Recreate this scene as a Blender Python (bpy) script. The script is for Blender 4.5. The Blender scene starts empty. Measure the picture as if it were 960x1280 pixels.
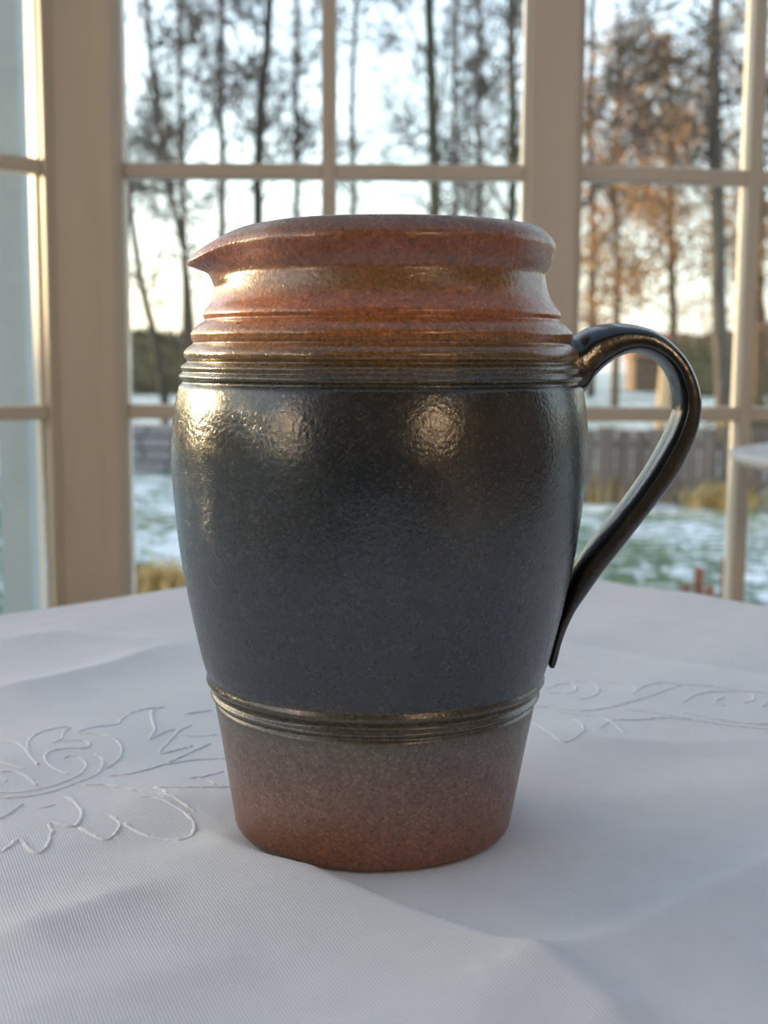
import bpy, bmesh, math, random
import numpy as np
from mathutils import Matrix, Vector

S = bpy.context.scene
C = S.collection
PI = math.pi
random.seed(7)
rng = np.random.default_rng(7)

# ------------------------------------------------------------------ camera
FPX = 1550.0
PITCH = math.atan(190 / FPX)
ROLL = math.radians(.35)
EYE = np.array([0, 0, .923])
_F = np.array([0, math.cos(PITCH), -math.sin(PITCH)])
_U = np.array([0, math.sin(PITCH), math.cos(PITCH)])
_R = np.array([1., 0, 0])
_R, _U = _R * math.cos(ROLL) + _U * math.sin(ROLL), _U * math.cos(ROLL) - _R * math.sin(ROLL)
cd = bpy.data.cameras.new('camera')
cam = bpy.data.objects.new('camera', cd)
C.objects.link(cam)
cd.sensor_width = 36
cd.sensor_fit = 'AUTO'
cd.lens = FPX / 1280 * 36
cd.clip_start = .01
cd.clip_end = 500
cd.dof.use_dof = True
cd.dof.focus_distance = .42
cd.dof.aperture_fstop = cd.lens / 3.1
cam.matrix_world = Matrix(((_R[0], _U[0], -_F[0], EYE[0]), (_R[1], _U[1], -_F[1], EYE[1]), (_R[2], _U[2], -_F[2], EYE[2]), (0, 0, 0, 1)))
S.camera = cam

# ------------------------------------------------------------------ sky, sun, exposure
SUN_AZ, SUN_EL = math.radians(64), math.radians(9)      # azimuth to the left of straight ahead
w = bpy.data.worlds.new('sky')
S.world = w
w.use_nodes = True
nt = w.node_tree
sky = nt.nodes.new('ShaderNodeTexSky')
sky.sky_type = 'NISHITA'
sky.sun_disc = False
sky.sun_elevation = SUN_EL
sky.sun_rotation = -SUN_AZ
sky.altitude = 50
sky.air_density = 1.0
sky.dust_density = 1.6
sky.ozone_density = 1.0
bg = nt.nodes['Background']
bg.inputs['Strength'].default_value = .52
veil = nt.nodes.new('ShaderNodeMix')                      # thin white winter cloud over the clear sky
veil.data_type = 'RGBA'
veil.inputs[0].default_value = .5
veil.inputs[7].default_value = (2.25, 2.5, 2.85, 1)
nt.links.new(sky.outputs[0], veil.inputs[6])
nt.links.new(veil.outputs[2], bg.inputs[0])
sd = bpy.data.lights.new('sun', 'SUN')
sd.energy = 4.2
sd.angle = math.radians(.55)
sd.color = (1, .74, .42)
sun = bpy.data.objects.new('sun', sd)
C.objects.link(sun)
sv = Vector((-math.sin(SUN_AZ) * math.cos(SUN_EL), math.cos(SUN_AZ) * math.cos(SUN_EL), math.sin(SUN_EL)))
sun.rotation_euler = sv.to_track_quat('Z', 'Y').to_euler()
sun.location = sv * 30
S.view_settings.view_transform = 'Standard'
S.view_settings.look = 'None'
S.view_settings.gamma = 1
S.view_settings.use_curve_mapping = False
S.view_settings.exposure = .42
S.cycles.max_bounces = 10
S.cycles.transparent_max_bounces = 24
S.cycles.sample_clamp_indirect = 6


# ------------------------------------------------------------------ helpers
def ray(px, py):
    return _F + _R * (px - 480) / FPX + _U * (640 - py) / FPX


def at(px, py, depth):                 # point seen at a pixel, at distance depth straight ahead
    d = ray(px, py)
    return EYE + d * depth / d[1]


def onz(px, py, z):                    # point seen at a pixel, at height z
    d = ray(px, py)
    return EYE + d * (z - EYE[2]) / d[2]


class MB:
    """collects geometry for one mesh object"""
    def __init__(s):
        s.v, s.f = [], []

    def add(s, v, f):
        n = len(s.v)
        s.v.extend([tuple(map(float, q)) for q in v])
        s.f.extend([tuple(i + n for i in q) for q in f])
        return s

    def box(s, c, d, rz=0, bev=0):
        bm = bmesh.new()
        bmesh.ops.create_cube(bm, size=1)
        for q in bm.verts:
            q.co = Vector((q.co.x * d[0], q.co.y * d[1], q.co.z * d[2]))
        if bev:
            bmesh.ops.bevel(bm, geom=bm.edges[:], offset=bev, segments=2, affect='EDGES', profile=.6)
        bm.verts.index_update()
        cs, sn = math.cos(rz), math.sin(rz)
        s.add([(c[0] + q.co.x * cs - q.co.y * sn, c[1] + q.co.x * sn + q.co.y * cs, c[2] + q.co.z) for q in bm.verts],
              [[q.index for q in f.verts] for f in bm.faces])
        bm.free()
        return s

    def tube(s, pts, rad, n=6, cap=True):
        pts = [np.asarray(q, float) for q in pts]
        m = len(pts)
        if not hasattr(rad, '__len__'):
            rad = [rad] * m
        v, f = [], []
        t0 = pts[1] - pts[0]
        a = np.array([0, 0, 1.]) if abs(t0[2]) < .9 * np.linalg.norm(t0) else np.array([1., 0, 0])
        ang = [2 * PI * k / n for k in range(n)]
        for i in range(m):
            t = pts[min(i + 1, m - 1)] - pts[max(i - 1, 0)]
            t = t / (np.linalg.norm(t) + 1e-12)
            u = np.cross(a, t)
            u /= np.linalg.norm(u) + 1e-12
            a = np.cross(t, u)
            for g in ang:
                v.append(pts[i] + (u * math.cos(g) + a * math.sin(g)) * rad[i])
        for i in range(m - 1):
            for k in range(n):
                k2 = (k + 1) % n
                f.append((i * n + k, i * n + k2, (i + 1) * n + k2, (i + 1) * n + k))
        if cap:
            f.append(tuple(range(n))[::-1])
            f.append(tuple((m - 1) * n + k for k in range(n)))
        return s.add(v, f)

    def lathe(s, prof, n=32, c=(0, 0, 0)):
        m = len(prof)
        v = [(c[0] + r * math.cos(2 * PI * k / n), c[1] + r * math.sin(2 * PI * k / n), c[2] + z) for r, z in prof for k in range(n)]
        f = []
        for i in range(m - 1):
            for k in range(n):
                k2 = (k + 1) % n
                f.append((i * n + k, i * n + k2, (i + 1) * n + k2, (i + 1) * n + k))
        return s.add(v, f)

    def build(s, name, mat, parent=None, smooth=False, loc=None):
        me = bpy.data.meshes.new(name)
        me.from_pydata(s.v, [], s.f)
        if smooth:
            me.polygons.foreach_set('use_smooth', [True] * len(me.polygons))
        me.materials.append(mat)
        me.update()
        return link(name, me, parent)


def link(name, me, parent=None):
    o = bpy.data.objects.new(name, me)
    C.objects.link(o)
    if parent:
        o.parent = parent
    return o


def tag(o, label=None, cat=None, group=None, kind=None):
    if label:
        o['label'] = label
    if cat:
        o['category'] = cat
    if group:
        o['group'] = group
    if kind:
        o['kind'] = kind
    return o


def empty(name, loc=(0, 0, 0), rz=0):
    o = bpy.data.objects.new(name, None)
    o.empty_display_size = .05
    C.objects.link(o)
    o.location = loc
    o.rotation_euler.z = rz
    return o


def smooth_line(pts, per=8):           # Catmull-Rom through points
    P = [np.asarray(q, float) for q in pts]
    P = [2 * P[0] - P[1]] + P + [2 * P[-1] - P[-2]]
    out = []
    for i in range(1, len(P) - 2):
        for k in range(per):
            t = k / per
            out.append(.5 * (2 * P[i] + (P[i + 1] - P[i - 1]) * t + (2 * P[i - 1] - 5 * P[i] + 4 * P[i + 1] - P[i + 2]) * t * t
                             + (3 * P[i] - P[i - 1] - 3 * P[i + 1] + P[i + 2]) * t ** 3))
    out.append(P[-2])
    return out


# ------------------------------------------------------------------ materials
class NM:
    def __init__(s, name, col=(.5, .5, .5), rough=.5, **kw):
        s.m = bpy.data.materials.new(name)
        s.m.use_nodes = True
        s.t = s.m.node_tree
        s.b = s.t.nodes['Principled BSDF']
        s.b.inputs['Base Color'].default_value = (*col, 1)
        s.b.inputs['Roughness'].default_value = rough
        for k, q in kw.items():
            s.b.inputs[k.replace('_', ' ')].default_value = q

    def n(s, ty, **kw):
        x = s.t.nodes.new('ShaderNode' + ty)
        for k, q in kw.items():
            if hasattr(x, k):
                setattr(x, k, q)
            else:
                x.inputs[k].default_value = q
        return x

    def l(s, a, b):
        s.t.links.new(a, b)

    def noise(s, scale, detail=4, rough=.5, coord='Object', stretch=None):
        tc = s.n('TexCoord')
        src = tc.outputs[coord]
        if stretch:
            mp = s.n('Mapping')
            mp.inputs['Scale'].default_value = stretch
            s.l(src, mp.inputs[0])
            src = mp.outputs[0]
        x = s.n('TexNoise', Scale=scale, Detail=detail, Roughness=rough)
        s.l(src, x.inputs['Vector'])
        return x.outputs['Fac']

    def ramp(s, fac, stops, interp='LINEAR'):
        x = s.n('ValToRGB')
        x.color_ramp.interpolation = interp
        e = x.color_ramp.elements
        while len(e) < len(stops):
            e.new(.5)
        for k, (p, c) in enumerate(sorted(stops, key=lambda q: q[0])):
            e[k].position = p
            e[k].color = (*c, 1) if hasattr(c, '__len__') else (c, c, c, 1)
        s.l(fac, x.inputs[0])
        return x.outputs[0]

    def math(s, op, a, b=None):
        x = s.n('Math', operation=op)
        for i, q in enumerate((a, b)):
            if q is None:
                continue
            if isinstance(q, (int, float)):
                x.inputs[i].default_value = q
            else:
                s.l(q, x.inputs[i])
        return x.outputs[0]

    def mix(s, fac, a, b, mode='MIX'):
        x = s.n('Mix', data_type='RGBA', blend_type=mode)
        for i, q in zip((0, 6, 7), (fac, a, b)):
            if isinstance(q, (int, float)):
                x.inputs[i].default_value = q
            elif isinstance(q, tuple):
                x.inputs[i].default_value = (*q, 1)
            else:
                s.l(q, x.inputs[i])
        return x.outputs[2]

    def bump(s, h, strength=.3, dist=.001):
        x = s.n('Bump', Strength=strength, Distance=dist)
        s.l(h, x.inputs['Height'])
        s.l(x.outputs[0], s.b.inputs['Normal'])
        return x


def var_mat(name, c1, c2, scale, rough=.7, bump=.2, dist=.002, stretch=None, **kw):
    m = NM(name, c1, rough, **kw)
    nz = m.noise(scale, 5, .6, stretch=stretch)
    m.l(m.ramp(nz, [(.35, c1), (.65, c2)]), m.b.inputs['Base Color'])
    if bump:
        m.bump(nz, bump, dist)
    return m.m


M = {}
M['paint'] = var_mat('white_painted_wood', (.72, .65, .55), (.77, .71, .61), 14, .42, .1, .0006, (1, 1, .08))
M['plaster'] = var_mat('rear_wall_plaster', (.075, .058, .048), (.1, .078, .064), 9, .85, .3, .002)
M['floor'] = var_mat('oak_floor', (.12, .075, .045), (.18, .115, .07), 6, .45, .15, .001, (1, 12, 1))
M['table_wood'] = var_mat('table_wood', (.2, .11, .05), (.3, .17, .08), 10, .4, .1, .001, (1, 10, 1))
M['white_metal'] = var_mat('white_enamel', (.74, .75, .77), (.8, .8, .81), 20, .35, .05)
M['brass'] = NM('aged_brass', (.5, .34, .14), .35, Metallic=1.0).m
M['bark'] = var_mat('dark_bark', (.035, .03, .024), (.075, .062, .046), 9, .9, .6, .02, (1, 1, .25))
M['bark_moss'] = var_mat('mossy_bark', (.04, .045, .022), (.09, .088, .05), 7, .9, .6, .02, (1, 1, .25))
M['bark_grey'] = var_mat('grey_brown_bark', (.08, .068, .055), (.15, .125, .1), 9, .9, .6, .02, (1, 1, .25))
M['bark_warm'] = var_mat('brown_bark', (.09, .06, .038), (.17, .115, .07), 9, .9, .6, .02, (1, 1, .25))
M['twig'] = var_mat('dark_twigs', (.045, .038, .034), (.085, .07, .06), 5, .9, 0)
M['twig_warm'] = var_mat('reddish_twigs', (.15, .085, .055), (.24, .15, .095), 5, .9, 0)
M['fence'] = var_mat('weathered_boards', (.12, .085, .07), (.22, .165, .135), 12, .85, .4, .004, (1, 1, .12))
M['stone'] = var_mat('grey_stone', (.2, .175, .17), (.36, .32, .31), 8, .9, .5, .01)
M['stake'] = var_mat('sunlit_stake', (.45, .31, .16), (.6, .43, .24), 10, .8, .3, .003, (1, 1, .2))
M['terracotta'] = var_mat('terracotta', (.2, .07, .04), (.3, .12, .07), 14, .8, .3, .002)
M['dry_grass'] = var_mat('dry_grass', (.42, .27, .09), (.62, .44, .18), 4, .8, 0)
M['green_grass'] = var_mat('green_grass', (.05, .1, .04), (.13, .2, .08), 2, .8, 0)
M['hedge'] = var_mat('hedge_leaf', (.085, .07, .038), (.18, .145, .075), 6, .85, .6, .05)
M['roof'] = var_mat('shed_roof', (.2, .1, .06), (.3, .16, .09), 5, .8, .3, .01)
M['shed'] = var_mat('shed_boards', (.16, .1, .06), (.24, .16, .1), 5, .8, .3, .01)
M['ext'] = var_mat('outdoor_white_paint', (.36, .41, .43), (.41, .46, .48), 8, .5, .1, .001)

# leaves: translucent, orange brown
m = NM('beech_leaf', (.4, .22, .1), .7)
m.l(m.ramp(m.noise(.9, 3), [(.35, (.28, .13, .055)), (.5, (.46, .25, .1)), (.66, (.56, .38, .18))]), m.b.inputs['Base Color'])
m.b.inputs['Transmission Weight'].default_value = 0
M['leaf'] = m.m

# glass: clear with Fresnel reflection
m = NM('window_glass')
m.t.nodes.remove(m.b)
tr = m.n('BsdfTransparent')
tr.inputs[0].default_value = (.97, .985, .98, 1)
gl = m.n('BsdfGlossy', Roughness=.0)
fr = m.n('Fresnel', IOR=1.32)
mx = m.n('MixShader')
m.l(fr.outputs[0], mx.inputs[0])
m.l(tr.outputs[0], mx.inputs[1])
m.l(gl.outputs[0], mx.inputs[2])
m.l(mx.outputs[0], m.t.nodes['Material Output'].inputs[0])
M['glass'] = m.m

rg_ = NM('tinted_roof_glass')  # tint added to dim and cool the daylight through the unseen roof
rg_.t.nodes.remove(rg_.b)
tr = rg_.n('BsdfTransparent')
tr.inputs[0].default_value = (.57, .63, .69, 1)
gl = rg_.n('BsdfGlossy', Roughness=.02)
fr = rg_.n('Fresnel', IOR=1.4)
mx = rg_.n('MixShader')
for i_, o_ in enumerate((fr, tr, gl)):
    rg_.l(o_.outputs[0], mx.inputs[i_])
rg_.l(mx.outputs[0], rg_.t.nodes['Material Output'].inputs[0])
M['roof_glass'] = rg_.m

# lawn: short grass under patchy thin snow
m = NM('snowy_lawn', (.5, .5, .5), .85)
big = m.noise(.55, 6, .62, stretch=(1, 1, 1))
fine = m.noise(9, 6, .7)
mixf = m.math('ADD', m.math('MULTIPLY', big, .38), m.math('MULTIPLY', fine, .62))
snow = m.ramp(mixf, [(.465, 0), (.55, 1)])
grass = m.ramp(m.noise(3, 5, .6), [(.3, (.035, .07, .035)), (.55, (.085, .14, .07)), (.75, (.2, .2, .08))])
m.l(m.mix(snow, grass, (.68, .72, .76)), m.b.inputs['Base Color'])
m.bump(fine, .6, .03)
M['lawn'] = m.m

# cloth: white cotton twill
m = NM('white_cotton_twill', (.70, .70, .73), .85)
m.b.inputs['Sheen Weight'].default_value = .15
tc = m.n('TexCoord')
mp = m.n('Mapping')
mp.inputs['Rotation'].default_value = (0, 0, math.radians(-24))
m.l(tc.outputs['Object'], mp.inputs[0])
wv = m.n('TexWave', wave_type='BANDS', bands_direction='X', Scale=310, Distortion=1.2, Detail=2)
wv.inputs['Detail Scale'].default_value = 3
m.l(mp.outputs[0], wv.inputs['Vector'])
fz = m.noise(1500, 2, .5)
lump = m.noise(240, 3, .6)
h = m.math('ADD', m.math('MULTIPLY', wv.outputs['Fac'], .55), m.math('ADD', m.math('MULTIPLY', fz, .45), m.math('MULTIPLY', lump, .7)))
m.bump(h, .34, .0005)
m.l(m.ramp(m.noise(60, 4), [(.3, (.68, .68, .71)), (.7, (.72, .72, .75))]), m.b.inputs['Base Color'])
M['cloth'] = m.m
m = NM('white_stitching', (.82, .82, .84), .7)
m.b.inputs['Sheen Weight'].default_value = .2
m.bump(m.noise(900, 2, .6), .8, .0006)
M['stitch'] = m.m

# jug glazes: one stoneware material zoned by height
m = NM('salt_glazed_stoneware', (.1, .1, .1), .28)
tc = m.n('TexCoord')
sx = m.n('SeparateXYZ')
m.l(tc.outputs['Object'], sx.inputs[0])
dn = m.math('SUBTRACT', m.noise(26, 4, .55, stretch=(1, 1, .35)), .5)
dn2 = m.math('SUBTRACT', m.noise(420, 3, .6), .5)
zz = m.math('ADD', sx.outputs[2], m.math('ADD', m.math('MULTIPLY', dn, .011), m.math('MULTIPLY', dn2, .0035)))
zf = m.math('DIVIDE', zz, .22)
Z = lambda z: z / .22
col = m.ramp(zf, [
    (0, (.13, .046, .017)), (Z(.010), (.15, .062, .03)), (Z(.022), (.145, .082, .06)), (Z(.034), (.12, .08, .064)),
    (Z(.044), (.10, .085, .07)), (Z(.049), (.055, .048, .034)), (Z(.0565), (.05, .042, .022)), (Z(.061), (.016, .022, .028)),
    (Z(.10), (.014, .022, .031)), (Z(.150), (.013, .018, .021)), (Z(.163), (.016, .019, .018)), (Z(.167), (.045, .036, .012)),
    (Z(.1715), (.085, .052, .016)), (Z(.178), (.19, .085, .022)), (Z(.187), (.29, .092, .02)), (Z(.192), (.30, .095, .022)),
    (Z(.198), (.19, .098, .028)), (Z(.2035), (.20, .085, .042)), (Z(.2085), (.20, .07, .048)), (Z(.2125), (.22, .085, .036)), (Z(.216), (.16, .072, .02))])
sp = m.ramp(m.noise(620, 3, .75), [(.36, 0), (.62, 1)])
sp2 = m.ramp(m.noise(150, 5, .7), [(.42, 0), (.7, 1)])
col = m.mix(m.math('MULTIPLY', sp, .55), col, m.mix(1.0, col, (1.9, 1.8, 1.75), 'MULTIPLY'))
col = m.mix(m.math('MULTIPLY', sp2, .35), col, m.mix(1.0, col, (.55, .5, .5), 'MULTIPLY'))
vo = m.n('TexVoronoi', Scale=1150)
m.l(tc.outputs['Object'], vo.inputs['Vector'])
sv_ = m.n('SeparateColor')
m.l(vo.outputs['Color'], sv_.inputs[0])
lite = m.ramp(sv_.outputs[0], [(.62, 0), (.95, 1)])
dark = m.ramp(sv_.outputs[1], [(.72, 0), (.95, 1)])
col = m.mix(m.math('MULTIPLY', lite, .36), col, m.mix(1.0, m.mix(1.0, col, (2.2, 2.3, 2.4), 'MULTIPLY'), (.012, .014, .018), 'ADD'))
col = m.mix(m.math('MULTIPLY', dark, .38), col, (.008, .007, .006))
m.l(col, m.b.inputs['Base Color'])
rg = m.ramp(zf, [(0, .33), (Z(.03), .36), (Z(.047), .34), (Z(.052), .2), (Z(.062), .31), (Z(.12), .25), (Z(.16), .21), (Z(.175), .22), (Z(.2), .27), (1, .3)])
rr = m.math('ADD', rg, m.math('MULTIPLY', m.math('SUBTRACT', sp2, .4), .12))
m.l(rr, m.b.inputs['Roughness'])
m.b.inputs['IOR'].default_value = 1.75
bh = m.math('ADD', m.math('MULTIPLY', m.noise(620, 3, .6), .9), m.math('ADD', m.math('MULTIPLY', sv_.outputs[2], .22), m.math('MULTIPLY', m.noise(60, 2, .5, stretch=(.4, .4, 1.6)), .9)))
m.bump(bh, .34, .0006)
M['glaze'] = m.m
m = NM('black_handle_glaze', (.012, .013, .014), .2)
geo = m.n('NewGeometry')
edge = m.ramp(geo.outputs['Pointiness'], [(.54, 0), (.6, 1)])
wear = m.math('MULTIPLY', edge, m.ramp(m.noise(180, 4, .7), [(.42, 0), (.62, 1)]))
m.l(m.mix(wear, m.ramp(m.noise(70, 4, .6), [(.35, (.010, .012, .013)), (.7, (.03, .028, .022))]), (.19, .11, .045)), m.b.inputs['Base Color'])
m.b.inputs['IOR'].default_value = 1.7
m.bump(m.math('ADD', m.noise(320, 3, .6), m.math('MULTIPLY', m.noise(900, 2), .3)), .22, .0006)
M['handle'] = m.m

m = NM('added_lit_shade', (.8, .6, .4), .8)  # glow of the lamps added behind the camera
m.b.inputs['Emission Color'].default_value = (1, .70, .42, 1)
m.b.inputs['Emission Strength'].default_value = 22.0
M['shade'] = m.m

# ------------------------------------------------------------------ room shell
GZ = -.15                                             # garden level
TZ = .75                                              # table top
EAVE, SILL = 2.12, .46
RZ = [at(400, 813, 1.6)[2], at(400, 515.5, 1.6)[2], at(400, 215.5, 1.6)[2]]   # glazing rail heights
RZ.append(2 * RZ[2] - RZ[1])
RZ.append(3 * RZ[2] - 2 * RZ[1])
post_l, post_r = at(58, 500, 1.6)[0], at(159, 500, 1.6)[0]
mul_l, mul_r = at(656, 300, 1.6)[0], at(716, 300, 1.6)[0]

corner = [(-1.45, -2.2), (-1.45, .545), (post_l + .008, 1.575), (post_r - .01, 1.6), (mul_l + .004, 1.6), (mul_r - .004, 1.6), (.86, 1.685), (1.75, .85), (1.75, -2.2)]


def window(n, p0, p1, cols, rails, bar=.018, side=.007):
    """glazed panel from p0 to p1: frame, glazing bars, one pane per light"""
    p0, p1 = np.array(p0, float), np.array(p1, float)
    L = np.linalg.norm(p1 - p0)
    a = math.atan2(*(p1 - p0)[::-1])
    W = empty('window_%d' % n, (p0[0], p0[1], 0), a)
    W['kind'] = 'structure'
    d = .03
    for nm, c, s in (('frame_stile', (side / 2, 0, (SILL + EAVE) / 2), (side, d * 1.3, EAVE - SILL)),
                     ('frame_stile', (L - side / 2, 0, (SILL + EAVE) / 2), (side, d * 1.3, EAVE - SILL)),
                     ('frame_rail', (L / 2, 0, SILL + .025), (L - 2 * side, d * 1.3, .05)), ('frame_rail', (L / 2, 0, EAVE - .02), (L - 2 * side, d * 1.3, .04))):
        MB().box(c, s, bev=.0015).build(nm, M['paint'], W)
    xs = [side] + list(cols) + [L - side]
    zs = [SILL + .05] + rails + [EAVE - .04]
    for x in cols:
        MB().box((x, 0, (zs[0] + zs[-1]) / 2), (bar, d, zs[-1] - zs[0]), bev=.003).build('glazing_bar', M['paint'], W)
    for z in rails:
        for i in range(len(xs) - 1):
            x0 = xs[i] + (bar / 2 if i else 0)
            x1 = xs[i + 1] - (bar / 2 if i < len(xs) - 2 else 0)
            MB().box(((x0 + x1) / 2, 0, z), (x1 - x0, d * .9, bar * 1.02), bev=.003).build('glazing_bar', M['paint'], W)
    for i in range(len(xs) - 1):
        for j in range(len(zs) - 1):
            MB().box(((xs[i] + xs[i + 1]) / 2, .002, (zs[j] + zs[j + 1]) / 2), (xs[i + 1] - xs[i] - .004, .004, zs[j + 1] - zs[j] - .004)).build('pane', M['glass'], W)
    return W


def post(n, c, s, rz=0, bead=True):
    t = MB().box((c[0], c[1], (EAVE + 0) / 2), (s[0], s[1], EAVE), rz, .004)
    o = tag(t.build('trim_%d' % n, M['paint']), kind='structure')
    if bead:
        q = MB()
        cs, sn = math.cos(rz), math.sin(rz)
        for k in (-1, 1):
            dx, dy = k * s[0] * .36, -s[1] / 2 - .002
            q.box((c[0] + dx * cs - dy * sn, c[1] + dx * sn + dy * cs, EAVE / 2), (s[0] * .2, .006, EAVE - .002), rz, .0025)
        q.build('bead', M['paint'], o)
    return o


left_dir = np.array(corner[1]) - np.array(corner[2])
def along(a, b, t):
    return tuple(np.array(a) * (1 - t) + np.array(b) * t)


Lw = np.linalg.norm(left_dir)
window(1, corner[2], corner[1], [Lw * .27, Lw * .52, Lw * .76], RZ)
midx = at(405.5, 300, 1.6)[0] - corner[3][0]
window(2, (post_r - .004, 1.6), (mul_l + .002, 1.6), [midx], RZ)
r0, r1 = (mul_r - .002, 1.6), corner[6]
rdir = np.array(r1) - np.array(r0)
dd = ray(930, 430)
tb = (np.array(r0)[0] * rdir[1] - np.array(r0)[1] * rdir[0]) / (dd[0] * rdir[1] - dd[1] * rdir[0])
mx_r = np.linalg.norm(np.array([dd[0] * tb, dd[1] * tb]) - np.array(r0))
window(3, r0, r1, [mx_r, mx_r + .232], RZ)
tag(MB().box((1.8, -.68, 1.05), (.1, 3.1, 2.3)).build('wall_right_solid', M['plaster']), kind='structure')
for k, (a, b) in enumerate(((corner[6], corner[7]), (corner[0], corner[1]))):
    L = np.linalg.norm(np.array(b) - np.array(a))
    nseg = max(1, round(L / 1.2))
    for j in range(nseg):
        p, q = along(a, b, j / nseg), along(a, b, (j + 1) / nseg)
        l = L / nseg
        window(4 + k * 3 + j, p, q, [l / 3, 2 * l / 3], RZ, .022, .03)
post(1, ((post_l + post_r) / 2, 1.6), (post_r - post_l, .06))
post(2, ((mul_l + mul_r) / 2, 1.6), (mul_r - mul_l, .06), 0, False)
for k, q in enumerate((corner[1], corner[6], corner[7])):
    post(3 + k, q, (.09, .09), PI / 8)

# low wall under the windows, eaves beam, floor, rear wall
for k, (a, b) in enumerate(zip(corner[:-1], corner[1:])):
    a, b = np.array(a), np.array(b)
    L = np.linalg.norm(b - a)
    ang = math.atan2(*(b - a)[::-1])
    c = (a + b) / 2
    nm = ['wall_left', 'wall_front_left', 'wall_front_post', 'wall_front', 'wall_front_mullion', 'wall_front_right', 'wall_right_angle', 'wall_right'][k]
    tag(MB().box((c[0], c[1], (SILL + GZ) / 2), (L + .01, .12, SILL - GZ), ang, .004).build(nm, M['paint']), kind='structure')
    tag(MB().box((c[0], c[1], EAVE + .05), (L + .03, .1, .1), ang, .004).build('trim_%d' % (10 + k), M['paint']), kind='structure')
tag(MB().box((.15, -.3, -.02), (3.4, 4.0, .04)).build('floor', M['floor']), kind='structure')
tag(MB().box((.15, -2.27, 1.4), (3.6, .14, 3.1)).build('wall_rear', M['plaster']), kind='structure')

# glazed lean-to roof
cl = empty('ceiling')
cl['kind'] = 'structure'
z_lo, z_hi, y_lo, y_hi = EAVE + .12, 2.75, 1.75, -2.2
sl = math.atan2(z_hi - z_lo, y_lo - y_hi)
ln = math.hypot(z_hi - z_lo, y_lo - y_hi)
xs_r = np.linspace(-1.5, 1.8, 7)


def sloped(o):
    o.location = (0, y_lo, z_lo)
    o.rotation_euler.x = -sl
    return o


for i, x in enumerate(xs_r):
    sloped(MB().box((x, -ln / 2, .03), (.06, ln, .09), bev=.004).build('rafter', M['paint'], cl))
SPL = ln * .0                                       # glazed throughout
for i in range(6):
    x = (xs_r[i] + xs_r[i + 1]) / 2
    sloped(MB().box((x, -SPL - (ln - SPL) / 2, .08), (xs_r[1] - xs_r[0] - .05, ln - SPL, .008)).build('roof_pane', M['roof_glass'], cl))

# ------------------------------------------------------------------ table and cloth
TC = np.array([.0315, .5275])
HALF = .42
tt = empty('dining_table', (TC[0], TC[1], 0), PI / 4)
tag(tt, 'square dining table hidden under the white embroidered tablecloth', 'table')
MB().box((0, 0, TZ - .018), (2 * HALF - .012, 2 * HALF - .012, .028), bev=.006).build('tabletop', M['table_wood'], tt)
for sx_ in (-1, 1):
    for sy_ in (-1, 1):
        MB().tube([(sx_ * .34, sy_ * .34, 0), (sx_ * .33, sy_ * .33, TZ - .033)], [.02, .028], 12).build('leg', M['table_wood'], tt)


def seg_dist(px, py, line):
    best = np.full(px.shape, 1e9)
    side = np.zeros(px.shape)
    tpar = np.zeros(px.shape)
    n = len(line) - 1
    for i in range(n):
        a, b = np.array(line[i][:2]), np.array(line[i + 1][:2])
        d = b - a
        t = np.clip(((px - a[0]) * d[0] + (py - a[1]) * d[1]) / (d @ d), 0, 1)
        qx, qy = px - a[0] - t * d[0], py - a[1] - t * d[1]
        dist = np.hypot(qx, qy)
        u = dist < best
        best = np.where(u, dist, best)
        side = np.where(u, np.sign(d[0] * qy - d[1] * qx), side)
        tpar = np.where(u, (i + t) / n, tpar)
    return best, side, tpar


T = lambda px, py: onz(px, py, TZ)
JD = .453                                             # jug axis distance
JX = at(466, 1040, JD)[0]
# folds: pixel-traced lines laid on the table, height, width on either side, fade at the ends
FOLDS = [
    ([(262, 1022), (330, 1062), (420, 1104), (520, 1142), (600, 1172), (668, 1196)], .0058, .007, .034, (.12, .0)),
    ([(668, 1196), (705, 1222), (760, 1258), (840, 1310)], .0062, .012, .016, (0, .3)),
    ([(668, 1196), (640, 1225), (600, 1262), (540, 1320)], .0030, .016, .016, (0, .3)),
    ([(668, 1196), (760, 1172), (860, 1130), (980, 1070), (1060, 1030)], .0060, .009, .038, (0, .2)),
    ([(-40, 1175), (80, 1140), (190, 1105), (300, 1065)], .0040, .014, .018, (.2, .5)),
    ([(-40, 868), (60, 850), (140, 830), (245, 795)], .0030, .012, .016, (.2, .2)),
    ([(-30, 800), (80, 792), (180, 800), (240, 812)], .0022, .014, .016, (.2, .3)),
    ([(690, 802), (780, 815), (880, 832), (985, 850)], -.0026, .010, .018, (.2, .1)),
    ([(740, 765), (830, 775), (960, 800)], .0022, .014, .016, (.3, .2)),
    ([(640, 900), (740, 925), (840, 930), (980, 925)], .0014, .012, .014, (.3, .2)),
    ([(700, 1010), (800, 1000), (900, 985), (1000, 965)], .0012, .022, .022, (.3, .2)),
    ([(-40, 1255), (120, 1245), (260, 1210), (400, 1190)], .0016, .020, .020, (.2, .3)),
    ([(250, 990), (200, 1003), (130, 1000)], .0011, .008, .008, (.3, .3)),
]
FOLDS = [(np.array([onz(*q, TZ + A * .9)[:2] for q in L]), A, w1, w2, e) for L, A, w1, w2, e in FOLDS]
PEAK = onz(668, 1196, TZ + .006)[:2]


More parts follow.
